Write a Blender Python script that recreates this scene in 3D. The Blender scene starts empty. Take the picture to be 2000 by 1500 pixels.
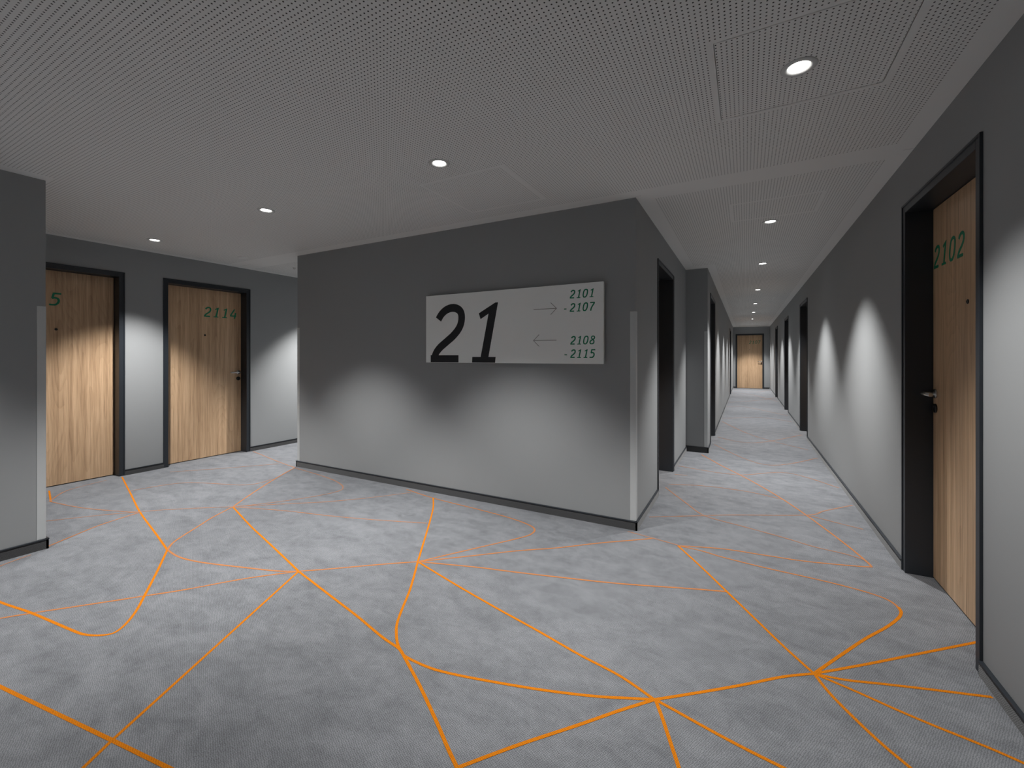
import bpy, math, random
from mathutils import Vector, Matrix
C = bpy.context.scene
COL = C.collection
PI = math.pi

# ------------------------------------------------------------------ camera
PHI = math.atan(456 / 842.0)
CAM_Z = 1.28
H = 2.45                                     # ceiling height
cam_data = bpy.data.cameras.new('camera')
cam_data.sensor_fit = 'HORIZONTAL'
cam_data.sensor_width = 36.0
cam_data.lens = 842.0 / 2000.0 * 36.0
cam_data.shift_y = (696 - 750) / 2000.0
cam_data.clip_start = 0.02
cam = bpy.data.objects.new('camera', cam_data)
COL.objects.link(cam)
cam.location = (0, 0, CAM_Z)
cam.rotation_euler = (PI / 2, 0, PHI)
C.camera = cam

# ------------------------------------------------------------------ world, exposure
w = bpy.data.worlds.new('world'); C.world = w; w.use_nodes = True
w.node_tree.nodes['Background'].inputs[0].default_value = (0.5, 0.52, 0.55, 1)
w.node_tree.nodes['Background'].inputs[1].default_value = 0.05
C.view_settings.view_transform = 'Standard'
C.view_settings.look = 'None'
C.view_settings.gamma = 1.0
C.view_settings.use_curve_mapping = False
C.view_settings.exposure = 0.08

# dimmed or boosted lamps: index in LIGHT_POS -> factor
LAMP_F = {0: 0.60, 12: 1.35, 14: 0.85, 15: 0.8, 16: 0.7}
# downlight settings (each lamp is made in make_downlight below)
SPOTS = [(118.0, math.radians(88), 0.50), (215.0, math.radians(84), 1.0)]     # wide edge beam, soft core beam
LENS_E = 14.0
LIGHT_POS = [(0.19, 2.087), (0.19, 4.362), (0.19, 6.29), (0.19, 8.717), (0.19, 10.98), (0.19, 13.13),
             (0.19, 15.446), (0.19, 17.45), (0.19, 18.75),
             (-1.632, 2.088), (-3.379, 2.10), (-5.23, 2.103),
             (-5.23, 4.33), (-5.23, 6.7),
             (-3.379, -0.1), (-1.632, -1.9), (0.19, -1.9)]  # last two: unseen lamps added behind the camera to lift the ceiling

# ------------------------------------------------------------------ layout
XR, XL1, XL2, XF, XS, XP = 0.835, -0.71, -0.44, -5.87, -4.587, -4.10
YW, YSTEP, YEND, YP, YB, YLE = 3.225, 6.25, 19.60, 1.046, -2.8, 9.0


# ------------------------------------------------------------------ node helper
class NT:
    def __init__(s, name):
        s.m = bpy.data.materials.new(name); s.m.use_nodes = True
        s.t = s.m.node_tree; s.n = s.t.nodes; s.l = s.t.links
        s.b = s.n['Principled BSDF']

    def put(s, sock, v):
        if isinstance(v, bpy.types.NodeSocket): s.l.new(v, sock)
        elif v is not None: sock.default_value = v

    def math(s, op, a, b=None, c=None, clamp=False):
        n = s.n.new('ShaderNodeMath'); n.operation = op; n.use_clamp = clamp
        s.put(n.inputs[0], a); s.put(n.inputs[1], b); s.put(n.inputs[2], c)
        return n.outputs[0]

    def mix(s, f, a, b, mode='MIX'):
        n = s.n.new('ShaderNodeMix'); n.data_type = 'RGBA'; n.blend_type = mode
        s.put(n.inputs[0], f); s.put(n.inputs[6], a); s.put(n.inputs[7], b)
        return n.outputs[2]

    def coord(s): return s.n.new('ShaderNodeTexCoord').outputs['Object']

    def xyz(s, v):
        n = s.n.new('ShaderNodeSeparateXYZ'); s.l.new(v, n.inputs[0]); return n.outputs

    def mapping(s, v, scale=(1, 1, 1), rot=(0, 0, 0), loc=(0, 0, 0)):
        n = s.n.new('ShaderNodeMapping'); s.l.new(v, n.inputs[0])
        s.put(n.inputs['Location'], loc)
        n.inputs['Rotation'].default_value = rot; n.inputs['Scale'].default_value = scale
        return n.outputs[0]

    def noise(s, v, scale, detail=2, rough=0.5, dist=0.0):
        n = s.n.new('ShaderNodeTexNoise'); s.l.new(v, n.inputs['Vector'])
        n.inputs['Scale'].default_value = scale; n.inputs['Detail'].default_value = detail
        n.inputs['Roughness'].default_value = rough; n.inputs['Distortion'].default_value = dist
        return n.outputs['Fac']

    def ramp(s, f, stops):
        n = s.n.new('ShaderNodeValToRGB'); s.l.new(f, n.inputs[0])
        e = n.color_ramp.elements
        while len(e) < len(stops): e.new(0.5)
        for i, (p, c) in enumerate(stops):
            e[i].position = p; e[i].color = (*c, 1) if len(c) == 3 else c
        return n.outputs[0]

    def bump(s, h, strength, dist=0.001):
        n = s.n.new('ShaderNodeBump'); s.l.new(h, n.inputs['Height'])
        n.inputs['Strength'].default_value = strength; n.inputs['Distance'].default_value = dist
        s.l.new(n.outputs[0], s.b.inputs['Normal'])

    def fin(s, col, rough, metal=0.0, spec=None):
        s.put(s.b.inputs['Base Color'], col if isinstance(col, bpy.types.NodeSocket) else (*col, 1))
        s.put(s.b.inputs['Roughness'], rough); s.b.inputs['Metallic'].default_value = metal
        if spec is not None: s.b.inputs['Specular IOR Level'].default_value = spec
        return s.m


def paint(name, col, rough=0.6, var=0.04, bumpy=0.08, metal=0.0, scale=3.0, spec=None):
    t = NT(name); o = t.coord()
    f = t.noise(o, scale, 3)
    c = t.mix(f, tuple(x * (1 - var) for x in col) + (1,), tuple(x * (1 + var) for x in col) + (1,))
    if bumpy:
        t.bump(t.noise(o, 260, 2), bumpy, 0.0006)
    return t.fin(c, rough, metal, spec)


M = {}
M['wall'] = paint('grey_wall_paint', (0.300, 0.308, 0.312), 0.62, 0.03, 0.15, scale=1.2, spec=0.3)
M['ceil'] = paint('ceiling_paint', (0.76, 0.752, 0.735), 0.8, 0.02, 0.05, spec=0.2)
M['frame'] = paint('anthracite_metal', (0.019, 0.023, 0.029), 0.40, 0.03, 0.0)
M['gasket'] = paint('black_gap', (0.006, 0.006, 0.006), 0.8, 0.0, 0.0)
M['alu'] = paint('brushed_aluminium', (0.56, 0.575, 0.575), 0.40, 0.03, 0.0, metal=0.15)
M['steel'] = paint('satin_steel', (0.55, 0.54, 0.52), 0.28, 0.03, 0.0, metal=1.0)
M['black'] = paint('black_plastic', (0.010, 0.010, 0.011), 0.35, 0.02, 0.0)
M['green'] = paint('green_lettering', (0.002, 0.205, 0.100), 0.5, 0.03, 0.0)
M['ink'] = paint('black_lettering', (0.010, 0.011, 0.014), 0.5, 0.03, 0.0)
M['thin'] = paint('grey_arrow_line', (0.12, 0.12, 0.11), 0.5, 0.02, 0.0)
M['board'] = paint('white_sign_board', (0.90, 0.915, 0.90), 0.33, 0.02, 0.0)
M['trim'] = paint('white_lamp_trim', (0.55, 0.55, 0.54), 0.35, 0.02, 0.0)


def mat_perforated():
    t = NT('perforated_plasterboard'); o = t.coord(); X, Y, Z = t.xyz(o)
    pitch = 0.018
    cell = lambda v: t.math('SUBTRACT', t.math('FRACT', t.math('DIVIDE', v, pitch)), 0.5)
    cx, cy = cell(X), cell(Y)
    r = t.math('SQRT', t.math('ADD', t.math('MULTIPLY', cx, cx), t.math('MULTIPLY', cy, cy)))
    hole = t.math('SUBTRACT', 1.0, t.math('MULTIPLY', t.math('SUBTRACT', r, 0.155), 25.0, clamp=True), clamp=True)
    f = t.noise(o, 3.0, 3)
    base = t.mix(f, (0.75, 0.742, 0.725, 1), (0.77, 0.762, 0.745, 1))
    c = t.mix(hole, base, (0.05, 0.048, 0.046, 1))
    return t.fin(c, 0.8, 0.0, 0.2)


def mat_carpet(name, orange=False, dark=False, thin=0.0):
    t = NT(name); o = t.coord(); X, Y, Z = t.xyz(o)
    # loop pile: small staggered loops, jittered
    k = 2 * PI / 0.0090
    jn = t.n.new('ShaderNodeTexNoise'); t.l.new(o, jn.inputs['Vector']); jn.inputs['Scale'].default_value = 90.0; jn.inputs['Detail'].default_value = 1
    jx_, jy_, jz_ = [t.math('MULTIPLY', t.math('SUBTRACT', q, 0.5), 0.009) for q in t.xyz(jn.outputs['Color'])]
    X = t.math('ADD', X, jx_); Y = t.math('ADD', Y, jy_)
    if dark:
        jx = t.math('ADD', X, Y)
        loops = t.math('MULTIPLY', t.math('SINE', t.math('MULTIPLY', jx, k)), t.math('SINE', t.math('MULTIPLY', Z, k)))
    else:
        a = t.math('ADD', t.math('MULTIPLY', X, 0.94), t.math('MULTIPLY', Y, 0.34))
        b = t.math('SUBTRACT', t.math('MULTIPLY', Y, 0.94), t.math('MULTIPLY', X, 0.34))
        loops = t.math('MULTIPLY', t.math('SINE', t.math('MULTIPLY', a, k)), t.math('SINE', t.math('MULTIPLY', b, k)))
    loops = t.math('ADD', t.math('MULTIPLY', loops, 0.5), 0.5)
    fine = t.noise(o, 420, 2, 0.7)
    g = t.math('ADD', t.math('MULTIPLY', loops, 0.55), t.math('MULTIPLY', fine, 0.45))
    # worn cloudy patches, slightly streaky
    cl = t.noise(t.mapping(o, (1.0, 2.0, 1.0), (0, 0, math.radians(35))), 4.2, 7, 0.66, 0.5)
    mot = t.noise(o, 16, 5, 0.7, 0.4)
    patch = t.math('ADD', t.math('MULTIPLY', cl, 0.65), t.math('MULTIPLY', mot, 0.35))
    if dark:
        c = t.mix(g, (0.016, 0.016, 0.017, 1), (0.075, 0.076, 0.078, 1))
    elif orange:
        c = t.mix(g, (0.27, 0.069, 0.002, 1), (0.68, 0.216, 0.007, 1))
        if thin:          # grey mixed in: line sinking behind the pile at low view, painted
            c = t.mix(t.ramp(t.math('ADD', t.math('MULTIPLY', mot, 0.6), t.math('MULTIPLY', fine, 0.4)),
                             [(0.30, (thin * 0.5,) * 3), (0.70, (min(1, thin * 1.6),) * 3)]), c, (0.165, 0.160, 0.162, 1))
    else:
        lo = t.mix(g, (0.048, 0.050, 0.054, 1), (0.262, 0.270, 0.285, 1))
        c = t.mix(t.ramp(patch, [(0.33, (0, 0, 0)), (0.60, (1, 1, 1))]), t.mix(1.0, lo, (0.74, 0.74, 0.75, 1), 'MULTIPLY'),
                  t.mix(1.0, lo, (1.14, 1.14, 1.14, 1), 'MULTIPLY'))
    t.bump(g, 0.5, 0.002)
    t.b.inputs['Sheen Weight'].default_value = 0.25 if dark else 0.0
    t.b.inputs['Sheen Roughness'].default_value = 0.6
    return t.fin(c, 0.95, 0.0, 0.1)


def mat_wood():
    t = NT('oak_laminate'); o = t.coord()
    rnd = t.n.new('ShaderNodeObjectInfo').outputs['Random']
    off = t.n.new('ShaderNodeCombineXYZ'); t.l.new(t.math('MULTIPLY', rnd, 37.0), off.inputs[0])
    t.l.new(t.math('MULTIPLY', rnd, 11.0), off.inputs[2])
    add = t.n.new('ShaderNodeVectorMath'); add.operation = 'ADD'
    t.l.new(o, add.inputs[0]); t.l.new(off.outputs[0], add.inputs[1]); v = add.outputs[0]
    fine = t.noise(t.mapping(v, (230, 60, 3.2)), 1.0, 4, 0.65, 0.2)
    mid = t.noise(t.mapping(v, (32, 10, 0.50)), 1.0, 5, 0.6, 0.25)
    wide = t.noise(t.mapping(v, (7.0, 4, 0.12)), 1.0, 2, 0.5, 0.2)
    # cathedral figure: distorted rings stretched along the height
    ring = t.noise(t.mapping(v, (5.5, 3, 0.45)), 1.0, 1, 0.4, 0.6)
    rg = t.math('FRACT', t.math('MULTIPLY', ring, 17.0))
    rg = t.math('POWER', rg, 2.2)
    f = t.math('ADD', t.math('ADD', t.math('MULTIPLY', fine, 0.42), t.math('MULTIPLY', mid, 0.40)),
               t.math('MULTIPLY', wide, 0.18))
    f = t.math('SUBTRACT', f, t.math('MULTIPLY', rg, 0.040))
    c = t.ramp(f, [(0.32, (0.250, 0.145, 0.077)), (0.47, (0.525, 0.343, 0.203)), (0.62, (0.73, 0.502, 0.315))])
    t.bump(f, 0.10, 0.001)
    return t.fin(c, 0.42, 0.0, 0.4)


def mat_emit():
    t = NT('lamp_lens')
    t.b.inputs['Emission Color'].default_value = (1.0, 0.985, 0.96, 1)
    t.b.inputs['Emission Strength'].default_value = LENS_E
    return t.fin((0.8, 0.8, 0.8), 0.4)


M['perf'] = mat_perforated()
M['carpet'] = mat_carpet('loop_pile_carpet')
M['orange'] = mat_carpet('orange_yarn', orange=True)
M['orange_mid'] = mat_carpet('orange_yarn_view_fade', orange=True, thin=0.30)
M['orange_fade_strong'] = mat_carpet('orange_yarn_view_fade_strong', orange=True, thin=0.55)
M['base'] = mat_carpet('dark_carpet_baseboard', dark=True)
M['wood'] = mat_wood()
M['lens'] = mat_emit()


# ------------------------------------------------------------------ mesh helper
class MB:
    def __init__(s): s.v = []; s.f = []; s.mi = []; s.sm = []

    def face(s, pts, mi=0, smooth=False):
        b = len(s.v); s.v += [tuple(p) for p in pts]
        s.f.append(tuple(range(b, b + len(pts)))); s.mi.append(mi); s.sm.append(smooth)

    def box(s, x0, x1, y0, y1, z0, z1, mi=0, bev=0.0):
        if x1 < x0: x0, x1 = x1, x0
        if y1 < y0: y0, y1 = y1, y0
        b = len(s.v)
        s.v += [(x, y, z) for z in (z0, z1) for y in (y0, y1) for x in (x0, x1)]
        for q in ((0, 2, 3, 1), (4, 5, 7, 6), (0, 1, 5, 4), (2, 6, 7, 3), (0, 4, 6, 2), (1, 3, 7, 5)):
            s.f.append(tuple(b + i for i in q)); s.mi.append(mi); s.sm.append(False)

    def lathe(s, prof, n=48, mat=Matrix(), mi=0, smooth=True, cap=True):
        """profile of (radius, z) spun about z, then transformed"""
        b = len(s.v)
        for r, z in prof:
            for i in range(n):
                a = 2 * PI * i / n
                s.v.append(tuple(mat @ Vector((r * math.cos(a), r * math.sin(a), z))))
        for k in range(len(prof) - 1):
            for i in range(n):
                j = (i + 1) % n
                s.f.append((b + k * n + i, b + k * n + j, b + (k + 1) * n + j, b + (k + 1) * n + i))
                s.mi.append(mi); s.sm.append(smooth)
        if cap:
            s.f.append(tuple(b + i for i in reversed(range(n)))); s.mi.append(mi); s.sm.append(False)
            o = b + (len(prof) - 1) * n
            s.f.append(tuple(o + i for i in range(n))); s.mi.append(mi); s.sm.append(False)

    def tube(s, path, r, n=14, mi=0, flat=1.0):
        """round bar along a polyline, capped"""
        path = [Vector(p) for p in path]; b = len(s.v); up0 = Vector((0, 0, 1))
        for i, p in enumerate(path):
            d = (path[min(i + 1, len(path) - 1)] - path[max(i - 1, 0)]).normalized()
            sd = d.cross(up0).normalized() if abs(d.z) < 0.9 else Vector((1, 0, 0))
            up = sd.cross(d).normalized()
            for k in range(n):
                a = 2 * PI * k / n
                s.v.append(tuple(p + sd * r * math.cos(a) + up * r * flat * math.sin(a)))
        for i in range(len(path) - 1):
            for k in range(n):
                j = (k + 1) % n
                s.f.append((b + i * n + k, b + i * n + j, b + (i + 1) * n + j, b + (i + 1) * n + k))
                s.mi.append(mi); s.sm.append(True)
        s.f.append(tuple(b + i for i in reversed(range(n)))); s.mi.append(mi); s.sm.append(False)
        o = b + (len(path) - 1) * n
        s.f.append(tuple(o + i for i in range(n))); s.mi.append(mi); s.sm.append(False)

    def build(s, name, mats, parent=None, bevel=0.0, kind=None):
        me = bpy.data.meshes.new(name)
        me.from_pydata(s.v, [], s.f)
        for m in (mats if isinstance(mats, (list, tuple)) else [mats]): me.materials.append(m)
        me.polygons.foreach_set('material_index', s.mi)
        me.polygons.foreach_set('use_smooth', s.sm)
        me.update()
        o = bpy.data.objects.new(name, me); COL.objects.link(o)
        if parent: o.parent = parent
        if bevel:
            md = o.modifiers.new('bevel', 'BEVEL'); md.width = bevel; md.segments = 2; md.limit_method = 'ANGLE'
            md.angle_limit = math.radians(50)
        if kind: o['kind'] = kind
        return o


def empty(name, loc=(0, 0, 0), rz=0.0):
    o = bpy.data.objects.new(name, None); COL.objects.link(o)
    o.location = loc; o.rotation_euler = (0, 0, rz); o.empty_display_size = 0.1
    return o


def tag(o, label, cat, group=None):
    o['label'] = label; o['category'] = cat
    if group: o['group'] = group
    return o


# ------------------------------------------------------------------ lettering: stroked digits (x right, y up, cap height 1)
def spl(pts, n=6):
    """Catmull-Rom through the points"""
    out = []
    P = [pts[0]] + list(pts) + [pts[-1]]
    for i in range(1, len(P) - 2):
        p0, p1, p2, p3 = P[i - 1], P[i], P[i + 1], P[i + 2]
        for k in range(n):
            t = k / n
            out.append(tuple(0.5 * (2 * p1[j] + (p2[j] - p0[j]) * t + (2 * p0[j] - 5 * p1[j] + 4 * p2[j] - p3[j]) * t * t
                                    + (3 * p1[j] - p0[j] - 3 * p2[j] + p3[j]) * t ** 3) for j in (0, 1)))
    out.append(tuple(pts[-1]))
    return out


# every glyph is a list of (points, curved, thickness factor); the slant is part of the shapes
GLYPH = {
    '2': [([(.140, .745), (.19, .83), (.26, .895), (.34, .928), (.42, .925), (.487, .885), (.522, .81), (.52, .69), (.480, .575),
            (.388, .455), (.277, .355), (.166, .255), (.10, .165), (.062, .062)], True, 1.0),
          ([(.005, .055), (.475, .055)], False, 1.0)],
    '1': [([(.06, 0), (.445, 0), (.453, .096), (.336, .096), (.492, 1.0), (.448, 1.0), (.175, .835), (.205, .735), (.338, .822),
            (.207, .096), (.064, .096)], 'poly', 1.0)],
    '0': [([(.40, .94), (.30, .92), (.20, .83), (.13, .66), (.09, .46), (.075, .27), (.11, .12), (.20, .055), (.30, .08),
            (.40, .19), (.47, .36), (.51, .56), (.525, .74), (.49, .88), (.40, .94)], True, .95)],
    '4': [([(.405, .985), (.055, .31)], False, .95), ([(.02, .275), (.545, .275)], False, .95),
          ([(.50, .62), (.385, .0)], False, 1.0)],
    '5': [([(.60, .945), (.245, .945)], False, 1.0), ([(.25, .985), (.17, .56)], False, .95),
          ([(.15, .545), (.24, .60), (.35, .60), (.44, .535), (.475, .42), (.455, .28), (.38, .14), (.26, .06), (.13, .05),
            (.02, .085)], True, 1.0)],
    '7': [([(.13, .945), (.60, .945)], False, 1.0),
          ([(.575, .93), (.46, .73), (.33, .50), (.24, .30), (.175, .0)], True, 1.0)],
    '8': [([(.38, .94), (.27, .90), (.22, .80), (.235, .69), (.31, .59), (.40, .49), (.455, .38), (.45, .22), (.37, .10),
            (.23, .052), (.11, .09), (.06, .20), (.085, .33), (.17, .44), (.30, .53), (.43, .61), (.51, .71), (.52, .82),
            (.47, .91), (.38, .94)], True, .9)],
    '-': [([(.05, .36), (.32, .36)], False, .9)],
}


def stroke(pts, w):
    """left/right offsets of a polyline"""
    L, R = [], []
    n = len(pts)
    closed = n > 2 and math.hypot(pts[0][0] - pts[-1][0], pts[0][1] - pts[-1][1]) < 1e-6
    for i in range(n):
        a = pts[i - 1] if i > 0 else (pts[-2] if closed else pts[0])
        b = pts[i + 1] if i < n - 1 else (pts[1] if closed else pts[-1])
        dx, dy = b[0] - a[0], b[1] - a[1]; l = math.hypot(dx, dy) or 1
        nx, ny = -dy / l * w / 2, dx / l * w / 2
        L.append((pts[i][0] + nx, pts[i][1] + ny)); R.append((pts[i][0] - nx, pts[i][1] - ny))
    return L, R


def write(mb, text, x, z, h, adv, y, thick, mi=0, depth=0.0008, sx=1.15):
    """lettering on a plane of constant y, facing -y, base line at z, first glyph at x"""
    for ch in text:
        if ch != ' ':
            for n_, (pts, curved, tf) in enumerate(GLYPH[ch]):
                if curved == 'poly':
                    P = [(x + a * sx * h, z + b * h) for a, b in pts]
                    mb.face([(a, y - depth, b) for a, b in P], mi)
                    for i in range(len(P)):
                        a, b = P[i - 1], P[i]
                        mb.face([(a[0], y, a[1]), (b[0], y, b[1]), (b[0], y - depth, b[1]), (a[0], y - depth, a[1])], mi)
                    continue
                P = [(a * sx, b) for a, b in (spl(pts) if curved else pts)]
                L, R = stroke(P, thick * tf)
                yy = y - 0.00003 * n_
                for i in range(len(P) - 1):
                    q = [L[i], L[i + 1], R[i + 1], R[i]]
                    front = [(x + a * h, yy - depth, z + min(max(b, 0.0), 1.0) * h) for a, b in q]
                    mb.face(front, mi)
                    mb.face([(x + L[i][0] * h, yy, z + L[i][1] * h), (x + L[i + 1][0] * h, yy, z + L[i + 1][1] * h),
                             (x + L[i + 1][0] * h, yy - depth, z + L[i + 1][1] * h), (x + L[i][0] * h, yy - depth, z + L[i][1] * h)], mi)
                    mb.face([(x + R[i][0] * h, yy - depth, z + R[i][1] * h), (x + R[i + 1][0] * h, yy - depth, z + R[i + 1][1] * h),
                             (x + R[i + 1][0] * h, yy, z + R[i + 1][1] * h), (x + R[i][0] * h, yy, z + R[i][1] * h)], mi)
        x += adv
    return x


# ------------------------------------------------------------------ floor with its orange yarn lines
def floor_pt(u, v):
    """where a point of the carpet pattern lies on the floor (metres)"""
    Z = 842.0 * CAM_Z / (v - 696.0); X = (u - 1000.0) / 842.0 * Z
    return (math.cos(PHI) * X - math.sin(PHI) * Z, math.sin(PHI) * X + math.cos(PHI) * Z)


def q4(*p): return [floor_pt(x / 2.5, 900 + y / 2.5) for x, y in p]
def q5(*p): return [floor_pt(650 + x / 2.5, 900 + y / 2.5) for x, y in p]
def q6(*p): return [floor_pt(1250 + x / 2.5, 900 + y / 2.5) for x, y in p]


PB, PE, PF, PG, PH, PK = (1458, 540), (415, 493), (345, 950), (1570, 1167), (850, 1040), (185, 415)
LINES = [
    # (points, curved)
    (q4((-200, 1010), (0, 1103), (547, 1365), (833, 1505), (1100, 1640)), False),
    (q4((300, 1610), (400, 1505), (547, 1365), (1000, 955), PB), False),
    (q4(PB, (1350, 538), (1200, 522), (1050, 505), (950, 490), (870, 468), (817, 435)), True),
    (q4(PB, (1200, 575), (900, 630), (705, 660), (560, 683), (150, 745), (0, 770), (-150, 800)), True),
    (q4((817, 435), (770, 535), (705, 660), (670, 725), (625, 785), (575, 830), (530, 848), (470, 853), (410, 848), (345, 825),
        (150, 742), (0, 690), (-150, 620)), True),
    (q4((817, 435), (760, 355), (683, 250), (640, 165), (592, 72)), True),
    (q4((817, 435), (840, 405), (880, 375), (960, 325), (1040, 275), (1137, 225)), True),
    (q4((1137, 225), (1230, 160), (1340, 90), (1440, 33)), True),
    (q4((1137, 225), (1220, 315), (1300, 390), (1380, 465), PB), True),
    (q5((-167, 540), (0, 668), (120, 760), (240, 860), (320, 915), PF), True),
    (q5((-167, 540), (0, 527), (100, 518), (250, 505), PE), True),
    (q4((1137, 225), (1400, 210), (1600, 200), (1825, 178), (2005, 155)), True),
    (q4((1137, 225), (1400, 245), (1600, 268), (1825, 288), (2085, 305)), True),
    (q5((360, 140), (500, 185), (700, 235), (850, 275), (950, 310), (985, 335), (965, 360), (900, 380), (750, 415), (600, 450), PE), True),
    (q5(PE, (440, 410), (470, 310), (490, 230), (490, 180)), True),
    (q5(PE, (380, 620), (340, 720), (315, 790), (310, 840), (318, 900), PF), True),
    (q5(PF, (400, 980), (500, 1020), (650, 1055), (900, 1100), (1100, 1130), (1300, 1152), (1450, 1160), PG), True),
    (q5(PF, (420, 1090), (500, 1260), (560, 1400), (607, 1500)), True),
    (q5((607, 1500), (900, 1390), (1200, 1290), (1400, 1220), PG), True),
    (q5((607, 1500), (640, 1600)), False),
    (q5(PE, (600, 605), (800, 720), (1000, 830), (1200, 945), (1400, 1050), PG), True),
    (q5(PE, (700, 462), (900, 440), (1100, 425), (1300, 402), (1500, 385), (1570, 378)), True),
    (q5((1440, 345), (1570, 380), (1685, 412)), True),
    (q5(PE, (700, 520), (900, 545), (1100, 568), (1400, 600), (1750, 625), (1930, 640)), True),
    (q6((70, 1167), (300, 1130), (500, 1095), (700, 1055), PH), True),
    (q6((75, 1167), (110, 1260), (150, 1380), (190, 1500), (230, 1630)), True),
    (q6((75, 1167), (180, 1225), (350, 1320), (520, 1410), (700, 1500), (900, 1600)), True),
    (q6(PK, (300, 520), (430, 645), (560, 770), (700, 905), PH), True),
    (q6(PK, (300, 440), (400, 470), (600, 520), (800, 565), (950, 600), (1100, 640), (1200, 675), (1252, 708), (1275, 740)), True),
    (q6(PK, (400, 430), (600, 460), (800, 490), (1000, 510), (1115, 518), (1126, 512), (1080, 470), (1000, 405), (900, 330),
        (815, 268), (700, 190), (600, 130), (500, 75), (400, 25), (355, 0), (300, -30)), True),
    (q6(PH, (1100, 995), (1300, 955), (1500, 915), (1650, 885)), True),
    (q6(PH, (1000, 1070), (1200, 1092), (1400, 1115), (1600, 1140), (1745, 1158)), True),
    (q6(PH, (1050, 1125), (1250, 1215), (1450, 1300), (1600, 1360), (1750, 1422), (1875, 1478)), True),
    (q6(PH, (930, 1140), (1080, 1290), (1200, 1400), (1320, 1500), (1430, 1600)), True),
    (q6((45, 275), (315, 268), (450, 265), (815, 265), (900, 245), (1050, 215)), True),
    (q6((95, 105), (150, 150), (230, 210), (315, 268), (500, 320), (700, 375), (850, 420), (1000, 455), (1100, 485)), True),
    (q6((105, 115), (300, 122), (520, 150), (700, 190)), True),
    (q6((815, 265), (950, 300), (1090, 335)), True),
    (q6((110, 60), (230, 72)), False),
    (q4((238, 130), (248, 200)), False),
    (q4((248, 200), (400, 230), (600, 248), (683, 250)), True),
    (q4((225, 295), (500, 265), (683, 250)), True),
    (q4((683, 250), (800, 240), (1000, 230), (1137, 225)), True),
    (q4((235, 418), (350, 370), (500, 310), (683, 252)), True),
    (q4((-60, 545), (0, 515), (70, 488), (150, 460)), True),
    (q4((240, 200), (330, 145), (520, 95)), True),
    (q4((1440, 35), (1560, 70), (1640, 100), (1675, 130), (1640, 152), (1500, 180), (1300, 208), (1137, 225)), True),
    (q4((620, 150), (900, 108), (1200, 118), (1330, 90)), True),
    (q4((1440, 33), (1360, 5), (1250, -40), (1190, -62)), True),
    (q4((830, 55), (1050, 40), (1360, 15)), True),
    # corridor, further away
    ([(-0.69, 5.35), (-0.1, 5.25), (0.4, 5.6), (0.80, 5.2)], True),
    ([(-0.40, 6.9), (0.2, 5.9), (0.8, 6.6)], True),
    ([(-0.43, 7.6), (0.1, 7.3), (0.80, 8.4)], True),
    ([(0.75, 7.1), (0.1, 8.0), (-0.40, 9.4)], True),
    ([(-0.42, 9.9), (0.3, 10.4), (0.80, 10.0)], True),
    ([(0.80, 11.0), (0.0, 12.4), (-0.42, 12.2)], True),
    ([(-0.42, 13.4), (0.3, 14.4), (0.80, 15.6)], True),
    ([(0.80, 14.3), (0.2, 16.4), (-0.42, 17.2)], True),
    ([(-0.42, 18.3), (0.3, 17.8), (0.80, 18.9)], True),
    (q6((1262, 715), (1275, 740), (1260, 770), (1200, 815), (1100, 870), (980, 950), PH), True),
    # behind and beside the viewer
    ([(-1.0, -1.2), (-0.2, 0.3), (0.5, 1.1)], True),
    ([(-2.4, -1.4), (-1.2, -0.6), (-0.2, 0.3)], True),
    ([(-2.4, -1.4), (-2.6, -0.2), (-3.6, 0.4)], True),
]


# fading behind the pile at low viewing angles, painted into each line's colour (1 full, 2 part faded, 3 faint)
VIEW_FADE = {2: 2, 3: 2, 7: 2, 6: 2, 10: 2, 11: 3, 12: 3, 13: 2, 21: 2, 22: 3, 23: 2, 28: 2, 29: 2, 34: 3, 35: 3, 36: 3, 37: 3, 38: 3,
           40: 3, 41: 3, 42: 3, 43: 2, 44: 3, 45: 3, 46: 3, 47: 3, 48: 3, 49: 3}


def inside(x, y):
    e = 0.016
    if XR - 0.05 < x < XR + 0.11 and abs(y - 2.9035) < 0.43: return True
    if x > XR - e or x < XF + e or y < YB + e or y > YEND - e: return False
    if XS - e < x < XL1 + e and y > YW - e: return False
    if XL1 + e >= x - 0 and False: return False
    if XL1 <= x < XL2 + e and y > YSTEP - e: return False
    if x < XP + e and x > XS - e and y < YP + e: return False
    return True


fl = MB()
ZT = 0.0007
fl.box(XF - 0.30, XR + 0.30, YB - 0.1, YEND + 0.3, -0.06, 0.0, 0)
WID = 0.0130
for n_, (pts, curved) in enumerate(LINES):
    P = spl(pts, 8) if curved else pts
    # refine so that the ends can be trimmed at the walls
    Q = []
    for i in range(len(P) - 1):
        m = max(1, int(math.hypot(P[i + 1][0] - P[i][0], P[i + 1][1] - P[i][1]) / 0.03))
        for k in range(m):
            t = k / m; Q.append((P[i][0] * (1 - t) + P[i + 1][0] * t, P[i][1] * (1 - t) + P[i + 1][1] * t))
    Q.append(P[-1])
    L, R = stroke(Q, WID)
    z = ZT + 0.00001 * n_
    for i in range(len(Q) - 1):
        if inside(*Q[i]) and inside(*Q[i + 1]):
            fl.face([(*R[i], z), (*R[i + 1], z), (*L[i + 1], z), (*L[i], z)], VIEW_FADE.get(n_, 1 if n_ < 50 or n_ > 58 else 3))
floor = fl.build('floor', [M['carpet'], M['orange'], M['orange_mid'], M['orange_fade_strong']], kind='structure')

# ------------------------------------------------------------------ ceiling: perforated fields, plain bands, hatches with open joints
HL = 0.043                                                     # half size of the cut-out above each lamp


def in_rect(x, y, r): return r[0] < x < r[1] and r[2] < y < r[3]


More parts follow.
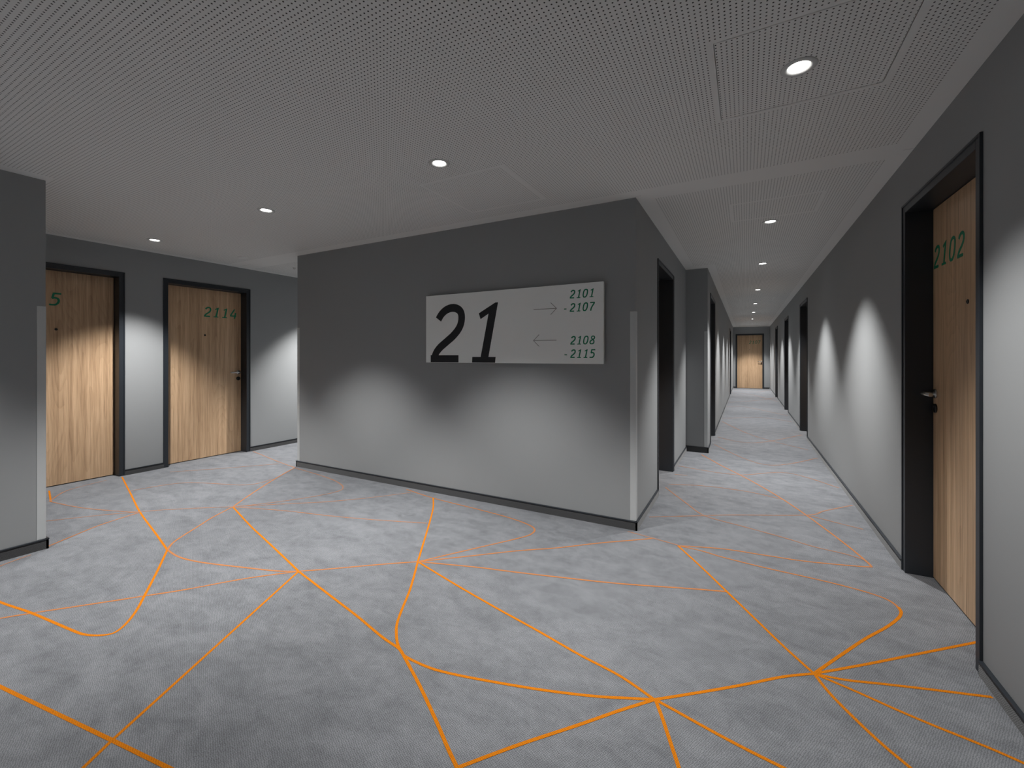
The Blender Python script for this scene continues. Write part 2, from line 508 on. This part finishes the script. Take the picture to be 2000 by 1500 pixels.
REGIONS = [(XF, XR, YB, YW), (XL1, XR, YW, YSTEP), (XL2, XR, YSTEP, YEND), (XF, XS, YW, YLE)]
B = 0.10
FIELDS = [(XP + B, XR - B, YB + B, 3.10), (XS + 0.02, XR - B, YP + 0.02, 3.10), (XF + B, XS + 0.1, YB + B, 3.10),
          (XL1 + 0.12, XR - B, 3.31, 4.9), (XL1 + 0.12, XR - B, 4.9, 6.05), (XL2 + B, XR - B, 6.05, YEND - B),
          (XF + B, XS - B, 3.42, YLE - B)]
HATCH = [(-0.105, 0.515, 1.78, 2.37), (-1.94, -1.325, 2.31, 2.92), (-0.09, 0.49, 3.75, 4.20), (-0.09, 0.49, 10.0, 10.5)]
PLAIN = []
for (a, b, c, d) in HATCH:
    PLAIN += [(a - 0.022, a + 0.003, c - 0.02, d + 0.02), (b - 0.003, b + 0.022, c - 0.02, d + 0.02),
              (a - 0.02, b + 0.02, c - 0.022, c + 0.003), (a - 0.02, b + 0.02, d - 0.003, d + 0.022)]
g = 0.0012
GROOVE = []
for (a, b, c, d) in HATCH[:2]:
    GROOVE += [(a - g, a + g, c, d), (b - g, b + g, c, d), (a, b, c - g, c + g), (a, b, d - g, d + g)]
GROOVE += [(XL1, XR, 3.208, 3.208 + 2 * g), (XF, XS, 3.24, 3.24 + 2 * g)]
LH = [(x - HL, x + HL, y - HL, y + HL) for x, y in LIGHT_POS]
xs, ys = set(), set()
for r in REGIONS + FIELDS + HATCH + PLAIN + GROOVE + LH:
    xs |= {round(r[0], 5), round(r[1], 5)}; ys |= {round(r[2], 5), round(r[3], 5)}
xs, ys = sorted(xs), sorted(ys)
ce = MB()
for i in range(len(xs) - 1):
    for j in range(len(ys) - 1):
        x, y = (xs[i] + xs[i + 1]) / 2, (ys[j] + ys[j + 1]) / 2
        if not any(in_rect(x, y, r) for r in REGIONS): continue
        if any(in_rect(x, y, r) for r in LH) or any(in_rect(x, y, r) for r in GROOVE): continue
        mi = 1 if any(in_rect(x, y, r) for r in FIELDS) else 0
        if mi and any(in_rect(x, y, r) for r in PLAIN): mi = 0
        if mi and XP - 0.1 < x < XS * 0 - 3.98 and y < YP + 0.1: mi = 0
        ce.face([(xs[i], ys[j], H), (xs[i], ys[j + 1], H), (xs[i + 1], ys[j + 1], H), (xs[i + 1], ys[j], H)], mi)
ce.box(XF - 0.3, XR + 0.3, YB - 0.1, YEND + 0.3, H + 0.07, H + 0.10, 0)
ce.build('ceiling', [M['ceil'], M['perf']], kind='structure')

# ------------------------------------------------------------------ walls with door openings
DW, DH = 0.49, 2.175                                          # half width and height of a door opening


def wall_x(name, x, back, y0, y1, doors=(), z1=H + 0.07):
    """wall in a plane of constant x, body on the 'back' side"""
    mb = MB(); cur = y0
    for c in sorted(doors):
        mb.box(x, back, cur, c - DW, 0, z1); mb.box(x, back, c - DW, c + DW, DH, z1); cur = c + DW
    mb.box(x, back, cur, y1, 0, z1)
    return mb.build(name, M['wall'], kind='structure')


D_R = [2.9035, 8.43, 11.77, 15.376]
D_L1, D_L2 = [4.601], [7.21, 15.9]
D_F = [1.60, 2.9335]
T = 0.26
wall_x('wall_right', XR, XR + T, YB, YEND, D_R)
wall_x('wall_far_left', XF, XF - T, YB, YLE, D_F)

# wall block in the middle (carries the sign), with the corridor door in its side
mb = MB()
TZ = H + 0.07
mb.box(XS, XL1 - T, YW, YW + 0.25, 0, TZ)
mb.box(XL1 - T, XL1, YW, D_L1[0] - DW, 0, TZ); mb.box(XL1 - T, XL1, D_L1[0] - DW, D_L1[0] + DW, DH, TZ)
mb.box(XL1 - T, XL1, D_L1[0] + DW, YSTEP + 0.2, 0, TZ)
mb.box(XS, XS + 0.2, YW + 0.25, YLE, 0, TZ)
mb.build('wall_middle', M['wall'], kind='structure')
mb = MB(); cur = YSTEP
for c in D_L2:
    mb.box(XL2, XL1 + 0.0, cur, c - DW, 0, TZ); mb.box(XL2, XL1 + 0.0, c - DW, c + DW, DH, TZ); cur = c + DW
mb.box(XL2, XL1 + 0.0, cur, YEND, 0, TZ)
mb.build('wall_left', M['wall'], kind='structure')
mb = MB()
mb.box(XL1, 0.146 - DW, YEND, YEND + T, 0, TZ); mb.box(0.146 - DW, 0.146 + DW, YEND, YEND + T, DH, TZ)
mb.box(0.146 + DW, XR, YEND, YEND + T, 0, TZ)
mb.build('wall_end', M['wall'], kind='structure')
mb = MB(); mb.box(XS, XP, YB, YP, 0, TZ); mb.build('wall_near_left', M['wall'], kind='structure')
mb = MB(); mb.box(XF - T, XR + T, YB - 0.1, YB, 0, TZ); mb.build('wall_back', M['wall'], kind='structure')
mb = MB(); mb.box(XF, XS, YLE, YLE + 0.1, 0, TZ); mb.build('wall_left_passage_end', M['wall'], kind='structure')

# ------------------------------------------------------------------ baseboards (carpet strip set in a dark profile)
BT, BH = 0.012, 0.062


def board(mb, x0, y0, x1, y1, nx, ny, h=BH):
    """strip along a wall foot from (x0,y0) to (x1,y1), standing out along (nx,ny)"""
    if nx:
        mb.box(x0, x0 + nx * BT, y0, y1, 0, h - 0.006, 0); mb.box(x0, x0 + nx * (BT + 0.003), y0, y1, h - 0.006, h, 1)
    else:
        mb.box(x0, x1, y0, y0 + ny * BT, 0, h - 0.006, 0); mb.box(x0, x1, y0, y0 + ny * (BT + 0.003), h - 0.006, h, 1)


BM = [M['base'], M['frame']]


def run_x(name, x, nx, y0, y1, doors):
    mb = MB(); cur = y0
    for c in sorted(doors):
        board(mb, x, cur, x, c - DW, nx, 0); cur = c + DW
    board(mb, x, cur, x, y1, nx, 0)
    return mb.build(name, BM, kind='structure')


run_x('baseboard_right', XR, -1, YB, YEND, D_R)
run_x('baseboard_far_left', XF, 1, YB, YLE, D_F)
mb = MB()
board(mb, XS - BT, YW, XL1 + BT, YW, 0, -1, 0.066)
board(mb, XL1, YW - BT, XL1, D_L1[0] - DW, 1, 0, 0.066); board(mb, XL1, D_L1[0] + DW, XL1, YSTEP, 1, 0)
board(mb, XS, YW - BT, XS, YLE, -1, 0, 0.066)
mb.build('baseboard_middle', BM, kind='structure')
mb = MB()
board(mb, XL1, YSTEP, XL2 + BT, YSTEP, 0, -1, 0.075)
cur = YSTEP - BT
for c in D_L2: board(mb, XL2, cur, XL2, c - DW, 1, 0); cur = c + DW
board(mb, XL2, cur, XL2, YEND, 1, 0)
mb.build('baseboard_left', BM, kind='structure')
mb = MB()
board(mb, XL2, YEND, 0.146 - DW, YEND, 0, -1); board(mb, 0.146 + DW, YEND, XR, YEND, 0, -1)
mb.build('baseboard_end', BM, kind='structure')
mb = MB(); board(mb, XP, YB, XP, YP + BT, 1, 0, 0.068); board(mb, XS, YP, XP + BT, YP, 0, 1, 0.068)
mb.build('baseboard_near_left', BM, kind='structure')

# ------------------------------------------------------------------ doors
FW = 0.046          # frame face width
REC = 0.118         # depth of the leaf behind the wall face


def make_door(n, loc, rz, hand, number=None, nx=0.0, REC=REC):
    """hand +1: handle on the viewer's right.  local -y points out of the wall"""
    root = empty('door_%d' % n, loc, rz); root['kind'] = 'structure'
    f = MB()
    W = DW
    f.box(-W, -W + FW, -0.006, REC + 0.03, 0, DH); f.box(W - FW, W, -0.006, REC + 0.03, 0, DH)
    f.box(-W + FW, W - FW, -0.006, REC + 0.03, DH - FW, DH)
    # slim raised outer lip of the frame
    f.box(-W - 0.004, -W + 0.008, -0.011, 0.0, 0, DH + 0.004); f.box(W - 0.008, W + 0.004, -0.011, 0.0, 0, DH + 0.004)
    f.box(-W + 0.008, W - 0.008, -0.011, 0.0, DH - 0.008, DH + 0.004)
    f.build('door_frame', M['frame'], root, bevel=0.0015)
    lx, lz = W - FW - 0.003, DH - FW - 0.004
    lf = MB(); lf.box(-lx, lx, REC, REC + 0.045, 0.008, lz)
    lf.build('door_leaf', M['wood'], root, bevel=0.001)
    s = MB(); s.box(-W + FW, W - FW, REC + 0.028, REC + 0.06, 0, 0.012); s.box(-W + FW, W - FW, REC + 0.046, REC + 0.06, 0.012, DH - FW)
    s.build('door_seal', M['gasket'], root)
    leaf = root.children[1] if len(root.children) > 1 else None
    leaf = [c for c in root.children if c.name.startswith('door_leaf')][0]
    hx, hz = hand * 0.405, 1.067
    h = MB()
    rot = Matrix.Translation((hx, REC, hz)) @ Matrix.Rotation(PI / 2, 4, 'X')
    h.lathe([(0.0255, 0.0), (0.0255, 0.006), (0.023, 0.008), (0.011, 0.008), (0.0105, 0.012)], 32, rot)
    y1 = REC - 0.058
    h.tube([(hx, REC - 0.004, hz), (hx, y1 + 0.016, hz), (hx - hand * 0.003, y1 + 0.006, hz), (hx - hand * 0.010, y1, hz),
            (hx - hand * 0.03, y1 - 0.001, hz), (hx - hand * 0.125, y1 + 0.002, hz)], 0.0098, 14)
    h.build('door_handle', M['steel'], leaf)
    k = MB(); rot = Matrix.Translation((hx, REC, hz - 0.083)) @ Matrix.Rotation(PI / 2, 4, 'X')
    k.lathe([(0.0255, 0.0), (0.0255, 0.007), (0.023, 0.009)], 32, rot)
    k.box(hx - 0.004, hx + 0.004, REC - 0.014, REC - 0.009, hz - 0.105, hz - 0.07)
    k.build('lock_rosette', M['black'], leaf)['label'] = 'black lock rosette'
    p = MB(); rot = Matrix.Translation((0, REC, 1.547)) @ Matrix.Rotation(PI / 2, 4, 'X')
    p.lathe([(0.0115, 0.0), (0.0115, 0.003), (0.0085, 0.0045), (0.0060, 0.0045), (0.0055, 0.002)], 24, rot)
    p.build('peephole', M['black'], leaf)
    if number:
        t = MB(); write(t, number, nx, 1.780, 0.128, 0.1035, REC, 0.135)
        t.build('door_number', M['green'], leaf)['label'] = 'green room number %s' % number
    return root


RR, RL = -PI / 2, PI / 2
make_door(1, (XR, D_R[0], 0), RR, -1, '2102', -0.432)
make_door(2, (XF, D_F[1], 0), RL, 1, '2114', -0.012)
make_door(3, (XF, D_F[0], 0), RL, -1, '2115', -0.362)
make_door(4, (0.146, YEND, 0), 0, 1, '2107', -0.022)
make_door(5, (XL1, D_L1[0], 0), RL, -1, REC=0.19)
make_door(6, (XL2, D_L2[0], 0), RL, -1, REC=0.15)
make_door(7, (XL2, D_L2[1], 0), RL, -1, REC=0.15)
make_door(8, (XR, D_R[1], 0), RR, 1, REC=0.15)
make_door(9, (XR, D_R[2], 0), RR, 1, REC=0.15)
make_door(10, (XR, D_R[3], 0), RR, 1, REC=0.15)

# ------------------------------------------------------------------ direction sign
SX0, SX1, SZ0, SZ1, SY = -2.650, -0.941, 1.222, 1.847, 3.190
root = empty('direction_sign', ((SX0 + SX1) / 2, YW, SZ0))
tag(root, 'wide white sign board reading 21 with green room ranges and arrows on the grey wall', 'sign')
ox, oy, oz = root.location


def rel(o): o.location = (-ox, -oy, -oz); return o


b = MB(); b.box(SX0, SX1, SY, SY + 0.021, SZ0, SZ1)
rel(b.build('sign_panel', M['board'], root, bevel=0.002))
b = MB()
for xx in (SX0 + 0.12, SX1 - 0.15):
    b.box(xx, xx + 0.03, SY + 0.021, YW, SZ0 + 0.06, SZ1 - 0.06)
b.box(SX0 + 0.12, SX1 - 0.12, SY + 0.021, YW, SZ1 - 0.12, SZ1 - 0.09)
rel(b.build('mounting_rail', M['alu'], root))
t = MB()
write(t, '2', -2.597, SZ0 + 0.003, 0.532, 0, SY, 0.135, sx=1.27); write(t, '1', -2.167, SZ0 + 0.003, 0.518, 0, SY, 0.140, sx=1.19)
o = rel(t.build('floor_number', M['ink'], root)); o['label'] = 'large black number 21'
for name, rows in (('upper', (('2101', -1.212, 1.733, 0), ('2107', -1.212, 1.629, 1))), ('lower', (('2108', -1.208, 1.372, 0), ('2115', -1.208, 1.268, 1)))):
    t = MB()
    for txt, x, z, dash in rows:
        write(t, txt, x, z, 0.067, 0.0520, SY, 0.150)
        if dash: write(t, '-', x - 0.052, z, 0.067, 0, SY, 0.115)
    o = rel(t.build('room_numbers', M['green'], root)); o['label'] = 'green room range ' + ('2101 - 2107' if name == 'upper' else '2108 - 2115')


def arrow(x0, x1, z, d):
    t = MB(); w_ = 0.0035; y = SY - 0.0008
    tip, tail = (x1, x0) if d > 0 else (x0, x1)
    for P in ([(tail, z), (tip, z)], [(tip - d * 0.05, z + 0.048), (tip, z), (tip - d * 0.05, z - 0.048)]):
        for i in range(len(P) - 1):
            L, R = stroke(P[i:i + 2], w_)
            t.face([(L[0][0], y, L[0][1]), (L[1][0], y, L[1][1]), (R[1][0], y, R[1][1]), (R[0][0], y, R[0][1])])
    o = rel(t.build('arrow', M['thin'], root)); o['label'] = 'thin arrow pointing ' + ('right' if d > 0 else 'left')


arrow(-1.527, -1.324, 1.663, 1); arrow(-1.527, -1.324, 1.409, -1)


# ------------------------------------------------------------------ corner guards: L-shaped aluminium angles
def corner_guard(x, y, sx, sy, z0, label, w_=0.041):
    """corner at (x,y); the wall body lies towards (sx,sy)"""
    root = empty('corner_guard', (x, y, z0)); h = 1.612 - z0; t_ = 0.0022
    mb = MB()
    mb.box(-sx * t_, sx * w_, -sy * t_, 0, 0, h)                    # flange on the y face
    mb.box(-sx * t_, 0, 0, sy * w_, 0, h)                          # flange on the x face
    mb.build('angle_profile', M['alu'], root, bevel=0.0008)
    return tag(root, label, 'corner guard', 'corner guards on the wall corners')


corner_guard(XL1, YW, -1, 1, 0.067, 'light metal corner guard on the wall corner just right of the 21 sign')
corner_guard(XS, YW, 1, 1, 0.067, 'thin dark-looking corner guard on the left end of the sign wall')
corner_guard(XP, YP, -1, -1, 0.069, 'pale corner guard on the near left wall corner, beside door 2115')
corner_guard(XL2, YSTEP, -1, 1, 0.076, 'narrow grey corner guard on the projecting corner inside the right corridor')


# ------------------------------------------------------------------ recessed downlights
def make_downlight():
    root = empty('downlight')
    t = MB()
    t.lathe([(0.0365, 0.040), (0.0365, 0.004), (0.0375, 0.0), (0.0460, -0.0040), (0.0500, -0.0045), (0.0610, -0.0030), (0.0645, -0.0004), (0.0645, 0.000)],
            56, Matrix(), cap=False)
    t.build('trim_ring', M['trim'], root)
    l = MB(); l.lathe([(0.0, -0.0030), (0.020, -0.0020), (0.0355, 0.0010), (0.0355, 0.012), (0.0, 0.012)], 48, Matrix(), cap=False)
    l.build('lens', M['lens'], root)['label'] = 'glowing white lens'
    for W_, S_, B_ in SPOTS:
        sd = bpy.data.lights.new('downlight_spot', 'SPOT')
        sd.energy = W_; sd.spot_size = S_; sd.spot_blend = B_; sd.shadow_soft_size = 0.014
        sd.color = (1.0, 0.993, 0.982)
        so = bpy.data.objects.new('spot', sd); COL.objects.link(so); so.parent = root; so.location = (0, 0, -0.008)
    return root


LLAB = ['largest round downlight, in the square ceiling hatch near the top right of the photo',
        'second downlight from the camera along the right corridor ceiling',
        'third downlight from the camera along the right corridor ceiling',
        'fourth downlight from the camera along the right corridor ceiling',
        'fifth downlight from the camera along the right corridor ceiling',
        'sixth downlight from the camera along the right corridor ceiling',
        'seventh downlight along the right corridor, a tiny bright ellipse',
        'eighth downlight along the right corridor, last but one before door 2107',
        'downlight closest to door 2107 at the far end of the right corridor',
        'round downlight in the ceiling above and in front of the number 21 sign',
        'downlight above the left half of the sign wall, second from the left',
        'leftmost downlight, in front of the gap between doors 2115 and 2114',
        'downlight hidden in the left passage behind the sign wall, the nearer one',
        'downlight hidden deep in the left passage behind the sign wall',
        'downlight above the lobby beside the near left wall', 'unseen lamp added behind the camera to brighten the ceiling, the middle one',
        'unseen lamp added behind the camera to brighten the ceiling, nearest the right wall']
proto = make_downlight()
for i, (x, y) in enumerate(LIGHT_POS):
    if i == 0: r = proto
    else:
        r = proto.copy(); COL.objects.link(r)
        for ch in list(proto.children):
            c = ch.copy(); COL.objects.link(c); c.parent = r
            if i in (7, 8) and not c.name.startswith('trim'): c.location.z += 0.030   # these two sit deeper in their rings
            if c.type == 'LIGHT' and i in LAMP_F:
                c.data = ch.data.copy(); c.data.energy *= LAMP_F[i]
    r.location = (x, y, H)
    if i == len(LIGHT_POS) - 1:                    # the first lamp is dimmed last, after all copies are made
        for ch in proto.children:
            if ch.type == 'LIGHT': ch.data = ch.data.copy(); ch.data.energy *= LAMP_F[0]
    tag(r, LLAB[i], 'ceiling light', 'recessed downlights in the perforated ceiling')

# ------------------------------------------------------------------ small ceiling fittings over the left passage
mb = MB(); mb.lathe([(0.0, -0.012), (0.040, -0.012), (0.052, -0.009), (0.056, -0.003), (0.056, 0.0)], 40, Matrix.Translation((0, 0, 0)), cap=False)
o = mb.build('ceiling_cover', M['ceil']); o.location = (-5.23, 2.97, H)
tag(o, 'flat round pale cover on the ceiling above door 2114', 'ceiling cover')
mb = MB(); mb.lathe([(0.0, -0.022), (0.010, -0.022), (0.012, -0.012), (0.021, -0.006), (0.022, 0.0)], 28, Matrix(), cap=False)
o = mb.build('sprinkler', M['steel']); o.location = (-5.24, 3.64, H)
tag(o, 'tiny dark sprinkler head on the ceiling beside the left end of the sign wall', 'sprinkler')
